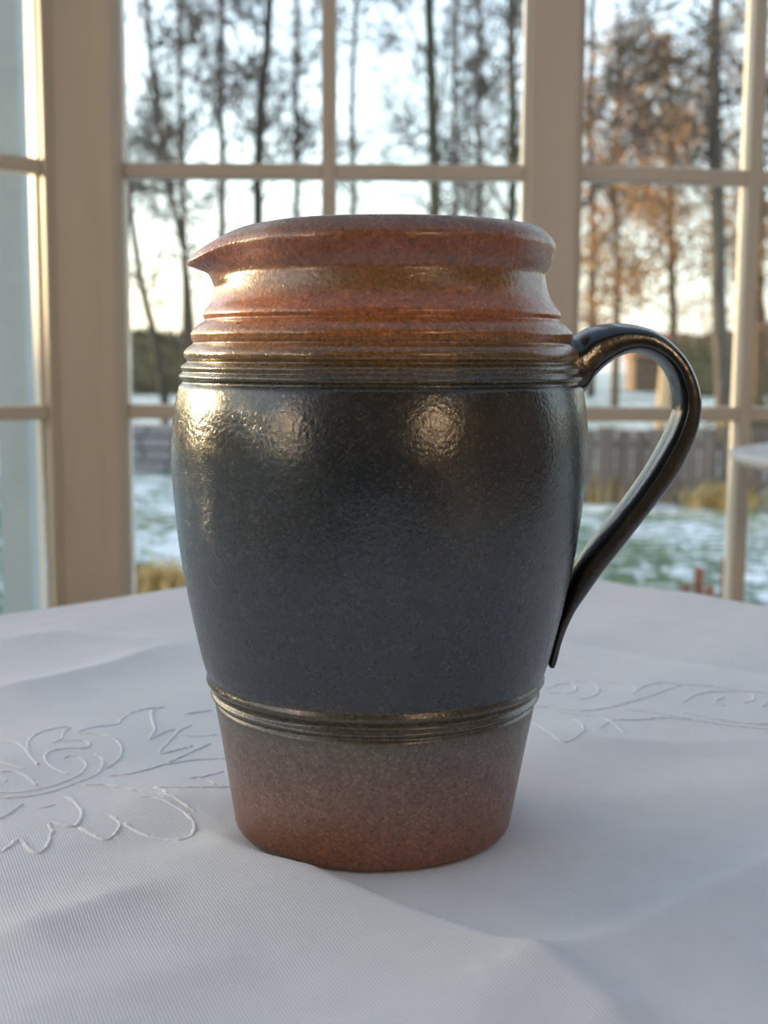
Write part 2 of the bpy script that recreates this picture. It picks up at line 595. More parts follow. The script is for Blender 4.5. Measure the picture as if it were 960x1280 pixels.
def cloth_h(x, y):
    x, y = np.asarray(x, float), np.asarray(y, float)
    h = .0006 * np.sin(x * 31 + 2 * np.sin(y * 17)) * np.sin(y * 27 + 1) + .0005 * np.sin(x * 55 - y * 40) + .0012
    acc = 0 * x
    for L, A, w1, w2, (e0, e1) in FOLDS:
        d, s, t = seg_dist(x, y, [tuple(q) for q in L])
        wd = np.where(s > 0, w1, w2)
        g = np.exp(-np.abs(d / wd) ** 1.35)
        if e0:
            g = g * np.clip(t / e0, 0, 1)
        if e1:
            g = g * np.clip((1 - t) / e1, 0, 1)
        if A > 0:
            acc = acc + (A * g) ** 3
        else:
            h = h + A * g
    h = h + acc ** (1 / 3)
    h = h + .0008 * np.exp(-(np.hypot(x - PEAK[0], y - PEAK[1]) / .012) ** 1.5)
    rj = np.hypot(x - JX, y - JD)
    k = np.clip((rj - .0488) / .015, 0, 1)
    k = k * k * (3 - 2 * k)
    return h * k


N = 470
OUT = .20
g = np.linspace(-HALF - OUT, HALF + OUT, N)
gu, gv = np.meshgrid(g, g, indexing='ij')
CR = .03                                              # corner rounding
bx, by = np.clip(gu, -HALF + CR, HALF - CR), np.clip(gv, -HALF + CR, HALF - CR)
ox, oy = gu - bx, gv - by
od = np.hypot(ox, oy)
ux, uy = np.where(od > 0, ox / np.maximum(od, 1e-9), 0), np.where(od > 0, oy / np.maximum(od, 1e-9), 0)
s_ = od - CR                                          # distance past the rounded edge
RB = .009
th = np.clip((s_ + RB) / RB, 0, PI / 2)
drop = np.maximum(s_ + RB - RB * PI / 2, 0)
arc_out = np.where(s_ > -RB, -RB + RB * np.sin(th), s_)
wob = drop * .06 * (np.sin(gu * 38) * np.sin(gv * 33) + .6 * np.sin((gu + gv) * 24))
rad = CR + arc_out + np.maximum(wob, -.2 * drop)
lx, ly = np.where(od > CR - RB, bx + ux * rad, gu), np.where(od > CR - RB, by + uy * rad, gv)
zd = np.where(s_ > -RB, -RB * (1 - np.cos(th)) - drop, 0)
c45 = math.cos(PI / 4)
wx, wy = TC[0] + (lx - ly) * c45, TC[1] + (lx + ly) * c45
hh = cloth_h(wx.ravel(), wy.ravel()).reshape(wx.shape) * np.clip(1 - drop / .03, 0, 1)
wz = TZ + zd + hh
co = np.stack([wx, wy, wz], -1).reshape(-1, 3)
idx = np.arange(N * N).reshape(N, N)
quads = np.stack([idx[:-1, :-1], idx[1:, :-1], idx[1:, 1:], idx[:-1, 1:]], -1).reshape(-1, 4)
me = bpy.data.meshes.new('tablecloth')
me.vertices.add(len(co))
me.vertices.foreach_set('co', co.ravel())
me.loops.add(quads.size)
me.loops.foreach_set('vertex_index', quads.ravel().astype(np.int32))
me.polygons.add(len(quads))
me.polygons.foreach_set('loop_start', np.arange(0, quads.size, 4, dtype=np.int32))
me.update(calc_edges=True)
me.polygons.foreach_set('use_smooth', np.ones(len(quads), bool))
me.materials.append(M['cloth'])
cloth = tag(link('tablecloth', me), 'white cotton tablecloth with raised floral embroidery and soft creases under the jug', 'tablecloth')


def stitch(name, strokes, r=.0008, label=None):
    for st in strokes:
        P = np.array(smooth_line([T(*q)[:2] for q in st], 7))
        s = np.r_[0, np.cumsum(np.hypot(*np.diff(P, axis=0).T))]
        n = max(6, int(s[-1] / .0013))
        q = np.linspace(0, s[-1], n)
        X, Y = np.interp(q, s, P[:, 0]), np.interp(q, s, P[:, 1])
        X = X + rng.normal(0, r * .16, n)
        Y = Y + rng.normal(0, r * .16, n)
        H = cloth_h(X, Y) + TZ - r * .30
        rr_ = r * (1 + .2 * rng.standard_normal(n))
        rr_[0] *= .5
        rr_[-1] *= .5
        MB().tube(list(np.c_[X, Y, H]), list(np.clip(rr_, r * .45, r * 1.5)), 7).build(name, M['stitch'], cloth, True)


q1 = lambda L: [(x * .2917, 860 + y * .2916) for x, y in L]       # strokes read in an enlarged crop, left motif
stitch('embroidered_rose', [q1(L) for L in (
    [(270, 315), (300, 303), (345, 312), (370, 335), (350, 368), (290, 400), (200, 430), (90, 450), (-20, 455)],
    [(300, 375), (245, 358), (205, 335), (195, 305), (225, 285), (290, 273), (360, 270), (385, 258), (370, 245), (320, 240), (260, 247)],
    [(405, 290), (438, 310), (440, 340), (405, 378), (320, 412), (220, 448), (100, 470), (-20, 478)],
    [(330, 212), (400, 210), (470, 222), (515, 250), (520, 290), (490, 325), (445, 352)],
    [(122, 285), (120, 250), (150, 215), (210, 190), (300, 178), (275, 200), (265, 232), (222, 255)],
    [(-15, 235), (60, 245), (105, 275), (135, 315), (165, 345)],
    [(-10, 375), (60, 372), (120, 392), (158, 425)],
    [(0, 335), (60, 350), (110, 362)], [(-10, 400), (25, 405), (10, 420)])])
stitch('embroidered_leaf', [q1(L) for L in (
    [(332, 205), (390, 183), (500, 168), (520, 145), (570, 115), (640, 98), (712, 92)],
    [(690, 95), (655, 105), (652, 140), (665, 190), (638, 230), (690, 205), (750, 185)],
    [(825, 165), (770, 190), (735, 225), (685, 285), (760, 270), (830, 255)])])
stitch('embroidered_leaf', [q1(L) for L in (
    [(455, 380), (550, 372), (680, 340), (800, 290), (905, 245)],
    [(700, 335), (800, 320), (900, 314), (1010, 318)],
    [(655, 435), (760, 440), (860, 440), (1010, 440)],
    [(805, 400), (880, 392), (960, 372)], [(840, 400), (890, 412), (930, 430)],
    [(770, 210), (850, 215), (935, 205)], [(780, 125), (850, 112), (910, 105)])])
stitch('embroidered_petal', [q1(L) for L in (
    [(355, 420), (440, 418), (520, 435), (600, 455), (680, 470), (750, 495), (835, 542)],
    [(575, 487), (650, 492), (720, 512), (790, 548), (830, 590), (825, 645), (790, 670), (720, 665), (640, 650), (575, 625), (525, 595)],
    [(660, 438), (700, 455), (722, 470)])], .0009)
stitch('embroidered_petal', [q1(L) for L in (
    [(270, 465), (315, 490), (345, 530), (350, 570), (325, 610)],
    [(325, 612), (280, 610), (215, 592), (222, 640), (200, 700), (170, 730), (125, 715), (85, 665), (50, 695), (0, 730)],
    [(340, 615), (390, 645), (450, 670), (495, 640), (515, 600), (470, 560)],
    [(95, 500), (60, 530), (-10, 575)], [(150, 525), (200, 515), (240, 505)])], .0009)
q2 = lambda L: [(640 + x / 3, 820 + y / 3) for x, y in L]          # right motif
stitch('embroidered_rose', [q2(L) for L in (
    [(235, 100), (280, 97), (315, 115), (322, 140), (295, 160), (240, 165)],
    [(130, 125), (175, 110), (225, 112), (240, 130), (215, 142), (140, 142)],
    [(640, 185), (690, 155), (760, 143), (850, 143), (900, 155), (905, 175), (870, 185)],
    [(940, 200), (960, 185), (1000, 180)], [(800, 165), (770, 172), (760, 185), (800, 195)])])
stitch('embroidered_leaf', [q2(L) for L in (
    [(240, 212), (330, 208), (430, 185), (540, 152), (630, 122), (720, 122), (820, 133), (980, 150)],
    [(350, 105), (420, 110), (465, 130), (455, 150), (490, 125), (560, 110), (630, 118)],
    [(420, 208), (520, 222), (640, 240), (760, 262), (980, 290)],
    [(640, 222), (760, 245), (860, 262), (980, 268)])])
stitch('embroidered_petal', [q2(L) for L in (
    [(75, 255), (130, 295), (190, 340), (240, 325), (268, 295), (255, 262), (225, 245)],
    [(170, 215), (240, 225), (320, 240), (370, 258), (420, 305)],
    [(370, 250), (460, 252), (560, 243), (660, 248), (760, 262)], [(330, 285), (365, 258), (400, 250)],
    [(60, 195), (140, 195), (240, 212)])])

# ------------------------------------------------------------------ the jug
JUG = empty('ceramic_jug', (JX, JD, TZ + .0004))
tag(JUG, 'stoneware jug with black glazed belly, orange brown neck and looped handle on the tablecloth', 'jug')
# silhouette half widths read at pixel rows
SIL = [(345, 202.5), (354, 203), (368, 206), (384, 213), (397, 220.5), (408, 227), (422, 234), (442, 241), (460, 245.5), (478, 249), (500, 253.5), (520, 256.5),
       (555, 258.7), (585, 257.8), (610, 255.8), (645, 251.8), (682, 246.8), (714, 241), (750, 233.5), (785, 225), (820, 216), (845, 208), (868, 200.5), (890, 195.5),
       (925, 188.5), (960, 182), (985, 177.5), (1012, 172.5)]
prof = []
for py, hw in SIL:
    R_ = hw / FPX * JD
    for _ in range(6):
        tp = at(480 + hw, py, JD - R_ * R_ / JD)
        el = ray(480, py)
        R_ = JD * math.sin(math.atan(hw / FPX / math.sqrt(el[1] ** 2)))
    prof.append((tp[2] - TZ, R_))
prof = prof[::-1]
zb, rb = prof[0]
base_prof = [(0.0, rb - .0034), (.0008, rb - .0016), (.0026, rb - .0006), (.006, rb - .0001)]
prof = [q for q in base_prof if q[0] < zb - .002] + prof
zs_p, rs_p = [q[0] for q in prof], [q[1] for q in prof]
zn = prof[-1][0]
# lip
prof_lip = [(.2060, .0593), (.2092, .0603), (.2116, .0609), (.2130, .0608), (.2150, .0597), (.2169, .0577), (.2184, .0555), (.2188, .0540)]
pz = np.array(zs_p + [q[0] for q in prof_lip if q[0] > zn + .001])
pr = np.array(rs_p + [q[1] for q in prof_lip if q[0] > zn + .001])
# smooth through the points (Catmull-Rom in the parameter)
cur = np.array(smooth_line(list(np.c_[pr, pz]), 14))
ss = np.r_[0, np.cumsum(np.hypot(*np.diff(cur, axis=0).T))]
NZ = 460
qs = np.linspace(0, ss[-1], NZ)
cr, cz = np.interp(qs, ss, cur[:, 0]), np.interp(qs, ss, cur[:, 1])


def zfront(py, r):
    d = ray(480, py)
    return EYE[2] + d[2] / d[1] * (JD - r) - TZ


def zside(py, r):
    d = ray(480, py)
    return EYE[2] + d[2] / d[1] * (JD - r * r / JD) - TZ


# thrown ridges of the shoulder and the incised ring above the foot
for py, dep, wd in ((402, .0013, .0011), (431, .0013, .0011), (454, .0012, .0010), (466.5, .0005, .0006), (479, .0011, .0010), (424, .0003, .0006), (393, -.0003, .002)):
    z0 = zside(py, .067)
    cr -= dep * np.exp(-((cz - z0) / wd) ** 2)
for py, dep, wd in ((389, .0006, .002), (417, .0011, .0026), (442.5, .0010, .0022), (460.5, .0008, .0013), (472.5, .0008, .0013)):
    z0 = zside(py, .067)
    cr += dep * np.exp(-((cz - z0) / wd) ** 2)
for py, dep, wd in ((890, -.0003, .0008), (899, .0010, .0014), (911, -.0008, .0013), (919, .0010, .0012), (925.5, -.0012, .0009)):
    z0 = zfront(py, .058)
    cr += dep * np.exp(-((cz - z0) / wd) ** 2)
# inside wall
wall = .0048
zi = np.linspace(.2178, .006, 90)
ri = np.interp(zi, cz, cr) - wall
ri[0] = .0528
ri[1:] = np.where(zi[1:] > .185, np.minimum(ri[1:], .0524), ri[1:])
ri = np.maximum(ri, .01)
full_r = np.r_[0.0004, cr, ri, .0004]
full_z = np.r_[0.0, cz, zi, .006]
NP = len(full_r)
NA = 288
phi = np.linspace(0, 2 * PI, NA, endpoint=False)
SPA = PI - math.radians(-9)                            # spout direction: left, a little towards the camera
dphi = (phi - SPA + PI) % (2 * PI) - PI
RR = np.repeat(full_r[:, None], NA, 1)
ZZ = np.repeat(full_z[:, None], NA, 1)
up = np.clip((ZZ - .1980) / (.2090 - .1980), 0, 1)
up = up ** 1.15
core = np.exp(-(np.abs(dphi) / math.radians(18)) ** 2.8)
skirt = np.exp(-(np.abs(dphi) / math.radians(36)) ** 2)
pinch = np.exp(-((np.abs(dphi) - math.radians(33)) / math.radians(11)) ** 2)
RR = RR + (.0066 * core + .0012 * skirt - .0012 * pinch) * up
ZZ = ZZ - (.0050 * core + .0016 * skirt) * np.clip((ZZ - .203) / .01, 0, 1) ** 1.2
low = np.exp(-((ZZ - .1995) / .006) ** 2)
RR = RR + .0012 * core * low
# slow unevenness of a hand thrown pot
RR = RR * (1 + .0022 * np.sin(2 * phi + 1 + ZZ * 20) * np.clip(ZZ / .05, 0, 1))
ZZ = ZZ + .0007 * np.sin(phi + .6) * np.clip((ZZ - .14) / .06, 0, 1)
LEAN = .0125
XX = RR * np.cos(phi)[None] + ZZ * LEAN
YY = RR * np.sin(phi)[None]
V = np.stack([XX, YY, ZZ], -1) * np.array([1.009, 1.009, 1.0])
ii = np.arange(NP * NA).reshape(NP, NA)
jn = np.roll(ii, -1, 1)
Q = np.stack([ii[:-1], jn[:-1], jn[1:], ii[1:]], -1)       # (NP-1, NA, 4)
# vertex normals of the whole pot, so the parts meet without a seam
du = np.roll(V, -1, 1) - np.roll(V, 1, 1)
dv = np.empty_like(V)
dv[1:-1] = V[2:] - V[:-2]
dv[0] = V[1] - V[0]
dv[-1] = V[-1] - V[-2]
NRM = np.cross(du, dv)
NRM /= np.linalg.norm(NRM, axis=2, keepdims=True) + 1e-12
NRM[0] = (0, 0, -1)
NRM[-1] = (0, 0, 1)
ncr = len(cr)
row_z = full_z[:-1] * .5 + full_z[1:] * .5
rows = np.arange(NP - 1)
outer = rows <= ncr
z_foot, z_neck, z_rim = zfront(924, .058), zside(478, .067), .2068
lab = np.zeros((NP - 1, NA), int)                          # 0 belly 1 foot 2 neck 3 rim 4 spout
lab[(row_z < z_foot) & outer] = 1
lab[(row_z > z_neck) & outer] = 2
lab[(row_z > z_rim)] = 3
sp_mask = np.abs((dphi + PI / NA + PI) % (2 * PI) - PI) < math.radians(34)
lab[np.ix_(row_z > .2005, sp_mask)] = 4
lab[np.ix_((~outer) & (row_z <= z_rim), np.ones(NA, bool))] = 5
names = {0: 'belly', 1: 'foot', 2: 'neck', 3: 'rim', 4: 'spout', 5: 'inner_wall'}
plabel = {0: 'speckled blue-black glazed belly', 1: 'matte pinkish brown foot band', 2: 'ridged orange brown neck', 3: 'flared brown rim'}
for k, nm in names.items():
    q = Q[lab == k]
    uq, inv = np.unique(q, return_inverse=True)
    me = bpy.data.meshes.new(nm)
    me.from_pydata(V.reshape(-1, 3)[uq].tolist(), [], inv.reshape(-1, 4).tolist())
    me.polygons.foreach_set('use_smooth', np.ones(len(q), bool))
    me.materials.append(M['glaze'])
    me.update()
    me.normals_split_custom_set_from_vertices(NRM.reshape(-1, 3)[uq].tolist())
    o = link(nm, me, JUG)
    if k in plabel:
        o['label'] = plabel[k]

# handle: a strap swept along its own curve in a plane through the jug's axis
HAZ = math.radians(2)
hd = np.array([math.cos(HAZ), math.sin(HAZ), 0])
hn = np.array([-math.sin(HAZ), math.cos(HAZ), 0])
axis0 = np.array([JX + .0012, JD, TZ])


def onplane(px, py):
    d = ray(px, py)
    return EYE + d * ((axis0 - EYE) @ hn) / (d @ hn) - np.array([JX, JD, TZ])


HPATH = [  # outer edge px, inner edge px
    ((700, 424), (708, 500)), ((716, 423), (730, 492)), ((731, 414.5), (741, 474)), ((750, 409), (757, 458)), ((775, 407), (775, 446.5)), ((800, 409.5), (796, 443.5)), ((822, 417), (813, 450.5)),
    ((845, 433), (826, 463)), ((862, 453), (834, 479)), ((875, 480), (837.5, 500)), ((879.5, 505), (836, 516)), ((877, 532), (829, 535)), ((868, 560), (818, 557)),
    ((852, 592), (800, 588)), ((830, 622), (781, 616)), ((805, 655), (760, 643)), ((780, 688), (740, 667)), ((755, 720), (722, 690)), ((735, 747), (709, 714)),
    ((718, 770), (700, 742)), ((708, 790), (690, 768)), ((702, 806), (684, 790)), ((699.5, 818), (679, 810)), ((697.5, 826), (677, 823)), ((693, 831), (681, 831))]
OUTP = np.array([onplane(*a) for a, b in HPATH])
INP = np.array([onplane(*b) for a, b in HPATH])
o_s, i_s = np.array(smooth_line(list(OUTP), 9)), np.array(smooth_line(list(INP), 9))
nh = len(o_s)
tq = np.linspace(0, 1, nh)
halfw = np.interp(tq, [0, .04, .1, .2, .35, .6, .8, .9, 1], [.0140, .0135, .0124, .0116, .0112, .0108, .0105, .0098, .0075])
mb = MB()
sec = []
for a in np.linspace(0, 2 * PI, 28, endpoint=False):
    c_, s__ = math.cos(a), math.sin(a)
    e = .78
    sec.append((math.copysign(abs(c_) ** e, c_), math.copysign(abs(s__) ** (e + .1), s__)))
hv = []
for k in range(nh):
    # the strap's inner face shows in the photograph through perspective: shrink the side profile by that amount
    o_, i_ = o_s[k], i_s[k]
    cxy = (o_ + i_) / 2
    nrm_ = (o_ - i_) / 2
    face = max(0.0, -(nrm_ / np.linalg.norm(nrm_)) @ np.array([-1, 0, 0]))
    d_world = cxy + np.array([JX, JD, TZ]) - EYE
    d_world /= np.linalg.norm(d_world)
    app = abs((nrm_ / np.linalg.norm(nrm_)) @ d_world)
    th_ = max(np.linalg.norm(nrm_) - halfw[k] * .75 * app, np.linalg.norm(nrm_) * .6)
    nu = nrm_ / np.linalg.norm(nrm_)
    for a, b in sec:
        # a slight raised rib along the outer face and a hollow in each side
        rib = 1 + .10 * math.exp(-(b / .35) ** 2) * (1 if a > 0 else 0)
        hv.append(cxy + nu * th_ * a * rib + hn * halfw[k] * b * (1 - .06 * math.exp(-(a / .35) ** 2)))
ns = len(sec)
hf = [(i * ns + k, i * ns + (k + 1) % ns, (i + 1) * ns + (k + 1) % ns, (i + 1) * ns + k) for i in range(nh - 1) for k in range(ns)]
hf += [tuple(range(ns))[::-1], tuple((nh - 1) * ns + k for k in range(ns))]
mb.add(hv, hf)
ho = mb.build('handle', M['handle'], JUG, True)
ho['label'] = 'glossy black strap handle with brown worn edges'

# ------------------------------------------------------------------ things in the room
st = empty('side_table', (at(922, 566, 1.28)[0] + .22, 1.28, 0))
tag(st, 'round white side table edge in front of the right window', 'table')
tz2 = at(925, 566, 1.28)[2]
MB().lathe([(.001, tz2), (.212, tz2), (.219, tz2 - .002), (.22, tz2 - .006), (.218, tz2 - .012), (.21, tz2 - .014), (.001, tz2 - .014)], 64).build('table_top', M['white_metal'], st, True)
MB().tube([(0, 0, .02), (0, 0, tz2 - .014)], .018, 16).build('pole', M['white_metal'], st, True)
MB().lathe([(.001, .03), (.03, .03), (.14, .014), (.15, .006), (.15, 0), (.001, 0)], 40).build('foot', M['white_metal'], st, True)


def added_floor_lamp(x, y, zc, r, h, label):  # unseen lamp, added to put a warm spot on the jug's belly
    L = empty('added_floor_lamp', (x, y, 0))
    tag(L, label, 'added lamp')
    MB().lathe([(.001, .03), (.05, .028), (.13, .016), (.14, 0), (.001, 0)], 32).build('base', M['brass'], L, True)
    MB().tube([(0, 0, .025), (0, 0, zc)], .011, 12).build('pole', M['brass'], L, True)
    MB().lathe([(r * .96, zc - h / 2), (r, zc - h / 2), (r * .78, zc + h / 2), (r * .75, zc + h / 2), (r * .96, zc - h / 2)], 40).build('added_lamp_shade', M['shade'], L, True)
    return L


added_floor_lamp(1.25, -1.75, 1.42, .14, .26, 'added unseen floor lamp by the rear wall with a wide shade for a warm spot on the jug')
added_floor_lamp(-1.06, -.44, 1.15, .048, .19, 'added unseen floor lamp by the left windows with a small shade for a warm spot on the jug')

# ------------------------------------------------------------------ garden
gx, gy = np.linspace(-45, 45, 91), np.linspace(-12, 120, 133)
GX, GY = np.meshgrid(gx, gy, indexing='ij')
GH = GZ + .03 * np.sin(GX * .9 + GY * .4) * np.sin(GY * .7) - .0 * GX
GH = np.where((np.abs(GX) < 3.2) & (np.abs(GY) < 3.5), GZ - .06, GH)
idg = np.arange(GX.size).reshape(GX.shape)
fq = np.stack([idg[:-1, :-1], idg[1:, :-1], idg[1:, 1:], idg[:-1, 1:]], -1).reshape(-1, 4)
tag(MB().add(np.stack([GX, GY, GH], -1).reshape(-1, 3), fq.tolist()).build('ground', M['lawn'], smooth=True), kind='structure')

ext = at(21, 500, 2.5)
op = empty('outdoor_post', (ext[0], 2.5, GZ))
tag(op, 'pale blue-grey square post standing outside the left window', 'post')
MB().box((0, 0, 1.4), (.062, .062, 2.9), 0, .003).build('shaft', M['ext'], op)
MB().box((0, 0, .04), (.11, .11, .1), 0, .006).build('base', M['ext'], op)


def blades(name, x, y, n, spread, h, mat, lean=.35, wdt=.006, parent=None, z0=GZ, hspread=None):
    mb = MB()
    for _ in range(n):
        r_, a = abs(random.gauss(0, spread)), random.uniform(0, 2 * PI)
        bx_, by_ = x + r_ * math.cos(a), y + r_ * math.sin(a)
        hgt = h * random.uniform(.5, 1.1)
        la, ll = random.uniform(0, 2 * PI), hgt * random.uniform(.1, lean * 2)
        tip = (bx_ + ll * math.cos(la), by_ + ll * math.sin(la), z0 + hgt)
        mid = (bx_ + .35 * ll * math.cos(la), by_ + .35 * ll * math.sin(la), z0 + hgt * .62)
        px_, py_ = -math.sin(la) * wdt, math.cos(la) * wdt
        mb.add([(bx_ - px_, by_ - py_, z0 - .01), (bx_ + px_, by_ + py_, z0 - .01), (mid[0] + px_ * .8, mid[1] + py_ * .8, mid[2]), (mid[0] - px_ * .8, mid[1] - py_ * .8, mid[2]), tip],
               [(0, 1, 2, 3), (3, 2, 4)])
    return mb.build(name, mat, parent)


def tuft(px, py, h, n, spread, label, group=None):
    p = onz(px, py, GZ)
    o = blades('dry_grass_tuft', p[0], p[1], n, spread, h, M['dry_grass'], .5, .007)
    return tag(o, label, 'grass', group, 'stuff')


tuft(196, 752, .17, 420, .26, 'dry golden grass tuft beyond the table edge left of the jug')
tuft(752, 627, .22, 500, .13, 'golden grass clump seen through the jug handle')
tuft(905, 636, .20, 420, .16, 'straw coloured grass clump at the foot of the board fence')
# loose grass across the lawn
mb = MB()
for _ in range(16000):
    Y = 4.5 + 6.9 * random.random() ** 1.5
    X = random.uniform(-.36, .38) * Y
    if Y > 9.2 and X > 1.25:
        continue
    if math.sin(X * 2.1 + 1.3 * math.sin(Y * .9)) + math.sin(Y * 1.7 + X) < -.15:
        continue
    hgt, a = random.uniform(.02, .07), random.uniform(0, 2 * PI)
    dx, dy = math.cos(a) * .006, math.sin(a) * .006
    mb.add([(X - dx, Y - dy, GZ - .02), (X + dx, Y + dy, GZ - .02), (X + dy * 4, Y - dx * 4, GZ + hgt)], [(0, 1, 2)])
tag(mb.build('grass', M['green_grass']), 'short green grass poking through the snow', 'grass', kind='stuff')

# low dry stone wall on the left
SWY = 11.8
sw = empty('stone_wall', (-3.2, SWY, GZ))
tag(sw, 'low grey stone garden wall behind the snowy lawn on the left', 'wall')
ztop = at(195, 530, SWY)[2] - GZ
base = [MB().box((0, 0, 0), (1, 1, 1), bev=.08).build('stone', M['stone'], sw).data for _ in range(1)][0]
first = sw.children[0]
rows_, xx = 4, 0
cnt = 0
for r_ in range(rows_):
    x = -.1 * (r_ % 2)
    while x < 3.0:
        wd = random.uniform(.16, .34)
        o = first if cnt == 0 else link('stone', base, sw)
        o.location = (x + wd / 2, random.uniform(-.012, .012), (r_ + .5) * ztop / rows_)
        o.scale = (wd - .014, .3 + random.uniform(-.02, .02), ztop / rows_ - .012)
        x += wd
        cnt += 1

# board fence on the right
FY = 9.35
fn = empty('board_fence', (1.35, FY, GZ))
tag(fn, 'low brown board fence across the lawn behind the jug handle', 'fence')
ftop = at(800, 536, FY)[2] - GZ
x, k = 0, 0
while x < 2.6:
    wd = random.uniform(.11, .15)
    MB().box((x + wd / 2, random.uniform(-.006, .006), ftop / 2 + random.uniform(-.015, .015)), (wd - .01, .022, ftop), bev=.003).build('board', M['fence'], fn)
    x += wd
for z in (.15, ftop - .12):
    MB().box((1.3, .03, z), (2.7, .035, .06), bev=.004).build('rail', M['fence'], fn)

p = onz(822, 626, GZ)
wp = tag(MB().tube([(p[0], p[1], GZ - .1), (p[0] + .005, p[1], .4), (p[0] + .03, p[1], at(826, 440, p[1])[2])], [.045, .043, .04], 10).build('wooden_stake', M['stake'], smooth=True),
         'sunlit pale wooden stake standing in front of the board fence', 'stake')
for px, py, hgt, lbl in ((872, 756, .17, 'middle sized terracotta stake at the lawn edge left of the tall stake'), (886, 760, .10, 'low terracotta stake at the lawn edge beside the tall stake'),
                         (906, 757, .22, 'tallest terracotta stake at the lawn edge beside the right window bar'), (856, 752, .08, 'shortest terracotta stake at the lawn edge nearest the jug handle')):
    p = onz(px, py, GZ)
    o = MB().tube([(p[0], p[1], GZ - .05), (p[0], p[1], GZ + hgt * .93), (p[0], p[1], GZ + hgt)], [.022, .021, .012], 8).build('edging_stake', M['terracotta'])
    tag(o, lbl, 'stake', 'edging stakes beyond the table')


def lumpy(name, c, d, mat, amp, label, cat, n=26, leaf=0, leafm=None, ls=.08):
    """hedge or bush: a lumpy closed body with loose leaves on it"""
    mb = MB()
    nu, nv = n, n // 2
    v = []
    for i in range(nv + 1):
        for j in range(nu):
            a, b = 2 * PI * j / nu, PI * i / nv - PI / 2
            sx_, sy_, sz_ = [math.copysign(abs(q) ** .55, q) for q in (math.cos(b) * math.cos(a), math.cos(b) * math.sin(a), math.sin(b))]
            k = 1 + amp * (math.sin(5 * a + 3 * b) * math.sin(4 * b + a * 2) + random.uniform(-.6, .6))
            v.append((c[0] + d[0] / 2 * sx_ * k, c[1] + d[1] / 2 * sy_ * k, c[2] + d[2] / 2 * sz_ * (k if sz_ > -.5 else 1)))
    f = [(i * nu + j, i * nu + (j + 1) % nu, (i + 1) * nu + (j + 1) % nu, (i + 1) * nu + j) for i in range(nv) for j in range(nu)]
    o = mb.add(v, f).build(name, mat, smooth=False)
    tag(o, label, cat)
    if leaf:
        lb = MB()
        for _ in range(leaf):
            q = np.array(v[random.randrange(len(v))]) + np.array([random.gauss(0, .1) for _ in range(3)]) * np.array(d) / max(d) * 1.6
            a = rng.standard_normal(3)
            a /= np.linalg.norm(a)
            b = np.cross(a, rng.standard_normal(3))
            b /= np.linalg.norm(b)
            s = ls * random.uniform(.5, 1.3)
            lb.add([q - a * s, q + b * s * .5, q + a * s, q - b * s * .5], [(0, 1, 2, 3)])
        l_ = lb.build('foliage', leafm or mat, o)
        l_['kind'] = 'stuff'
    return o


# far hedge bands, each length its own shrub
for k, (px, py, wpx, dep, lbl) in enumerate(((150, 418, 170, 38, 'dark clipped hedge far behind the trees at the left'), (300, 424, 190, 44, 'dark clipped hedge far behind the jug spout'),
                                             (560, 420, 330, 46, 'dark clipped hedge hidden behind the jug'), (905, 424, 150, 40, 'dark green hedge far behind the right window bar'))):
    a_, b_ = at(px - wpx / 2, py, dep), at(px + wpx / 2, py, dep)
    lumpy('hedge', ((a_[0] + b_[0]) / 2, dep, (a_[2] + GZ) / 2 - .1), (b_[0] - a_[0], 1.6, a_[2] - GZ + .3), M['hedge'], .08, lbl, 'hedge', 40, 1500, None, .12)
for c_, d_, lbl in (((24, 44, 1.0), (26, 2.5, 3.0), 'long brown winter hedge closing the garden far to the right'), ((40, 16, 1.2), (2.5, 34, 3.2), 'tall brown winter hedge along the right end of the garden'),
                    ((-24, 45, 1.0), (26, 2.5, 3.0), 'long brown winter hedge closing the garden far to the left')):
    lumpy('hedge', c_, d_, M['hedge'], .05, lbl, 'hedge', 40, 800, None, .14)
# unseen hedge added to block the low sun from the cloth and lower jug
lumpy('hedge', (-11, 4.2, GZ + 1.37), (2, 22, 2.98), M['hedge'], .03, 'tall hedge added out of view left of the conservatory to block the low sun', 'hedge', 60, 0)
# a low evergreen bush near right
p = onz(945, 560, GZ)
lumpy('bush', (p[0], p[1], .05), (1.0, .8, .6), M['hedge'], .1, 'dark green low bush at the right edge behind the window bar', 'bush', 24, 500, None, .05)

# shed far off
sh_d = 46
sa, sb, stp = at(786, 442, sh_d)[0], at(864, 442, sh_d)[0], at(820, 416, sh_d)[2]
sh = empty('garden_shed', ((sa + sb) / 2, sh_d, GZ))
tag(sh, 'small brown shed with a reddish roof far behind the handle', 'shed')
hw = (sb - sa) / 2
MB().box((0, 0, (stp - GZ) * .33), (2 * hw * .92, 2, (stp - GZ) * .66)).build('wall', M['shed'], sh)
zt = stp - GZ
MB().add([(-hw, -1.15, zt * .6), (hw, -1.15, zt * .6), (hw, 0, zt), (-hw, 0, zt), (-hw, 1.15, zt * .6), (hw, 1.15, zt * .6), (-hw, -1.15, zt * .55), (hw, -1.15, zt * .55), (hw, 1.15, zt * .55), (-hw, 1.15, zt * .55)],
         [(0, 1, 2, 3), (3, 2, 5, 4), (0, 6, 7, 1), (4, 5, 8, 9), (6, 9, 8, 7), (0, 3, 4, 9, 6), (1, 7, 8, 5, 2)]).build('roof', M['roof'], sh)
MB().box((.2, -1.02, zt * .28), (.7, .05, zt * .54)).build('door', M['fence'], sh)


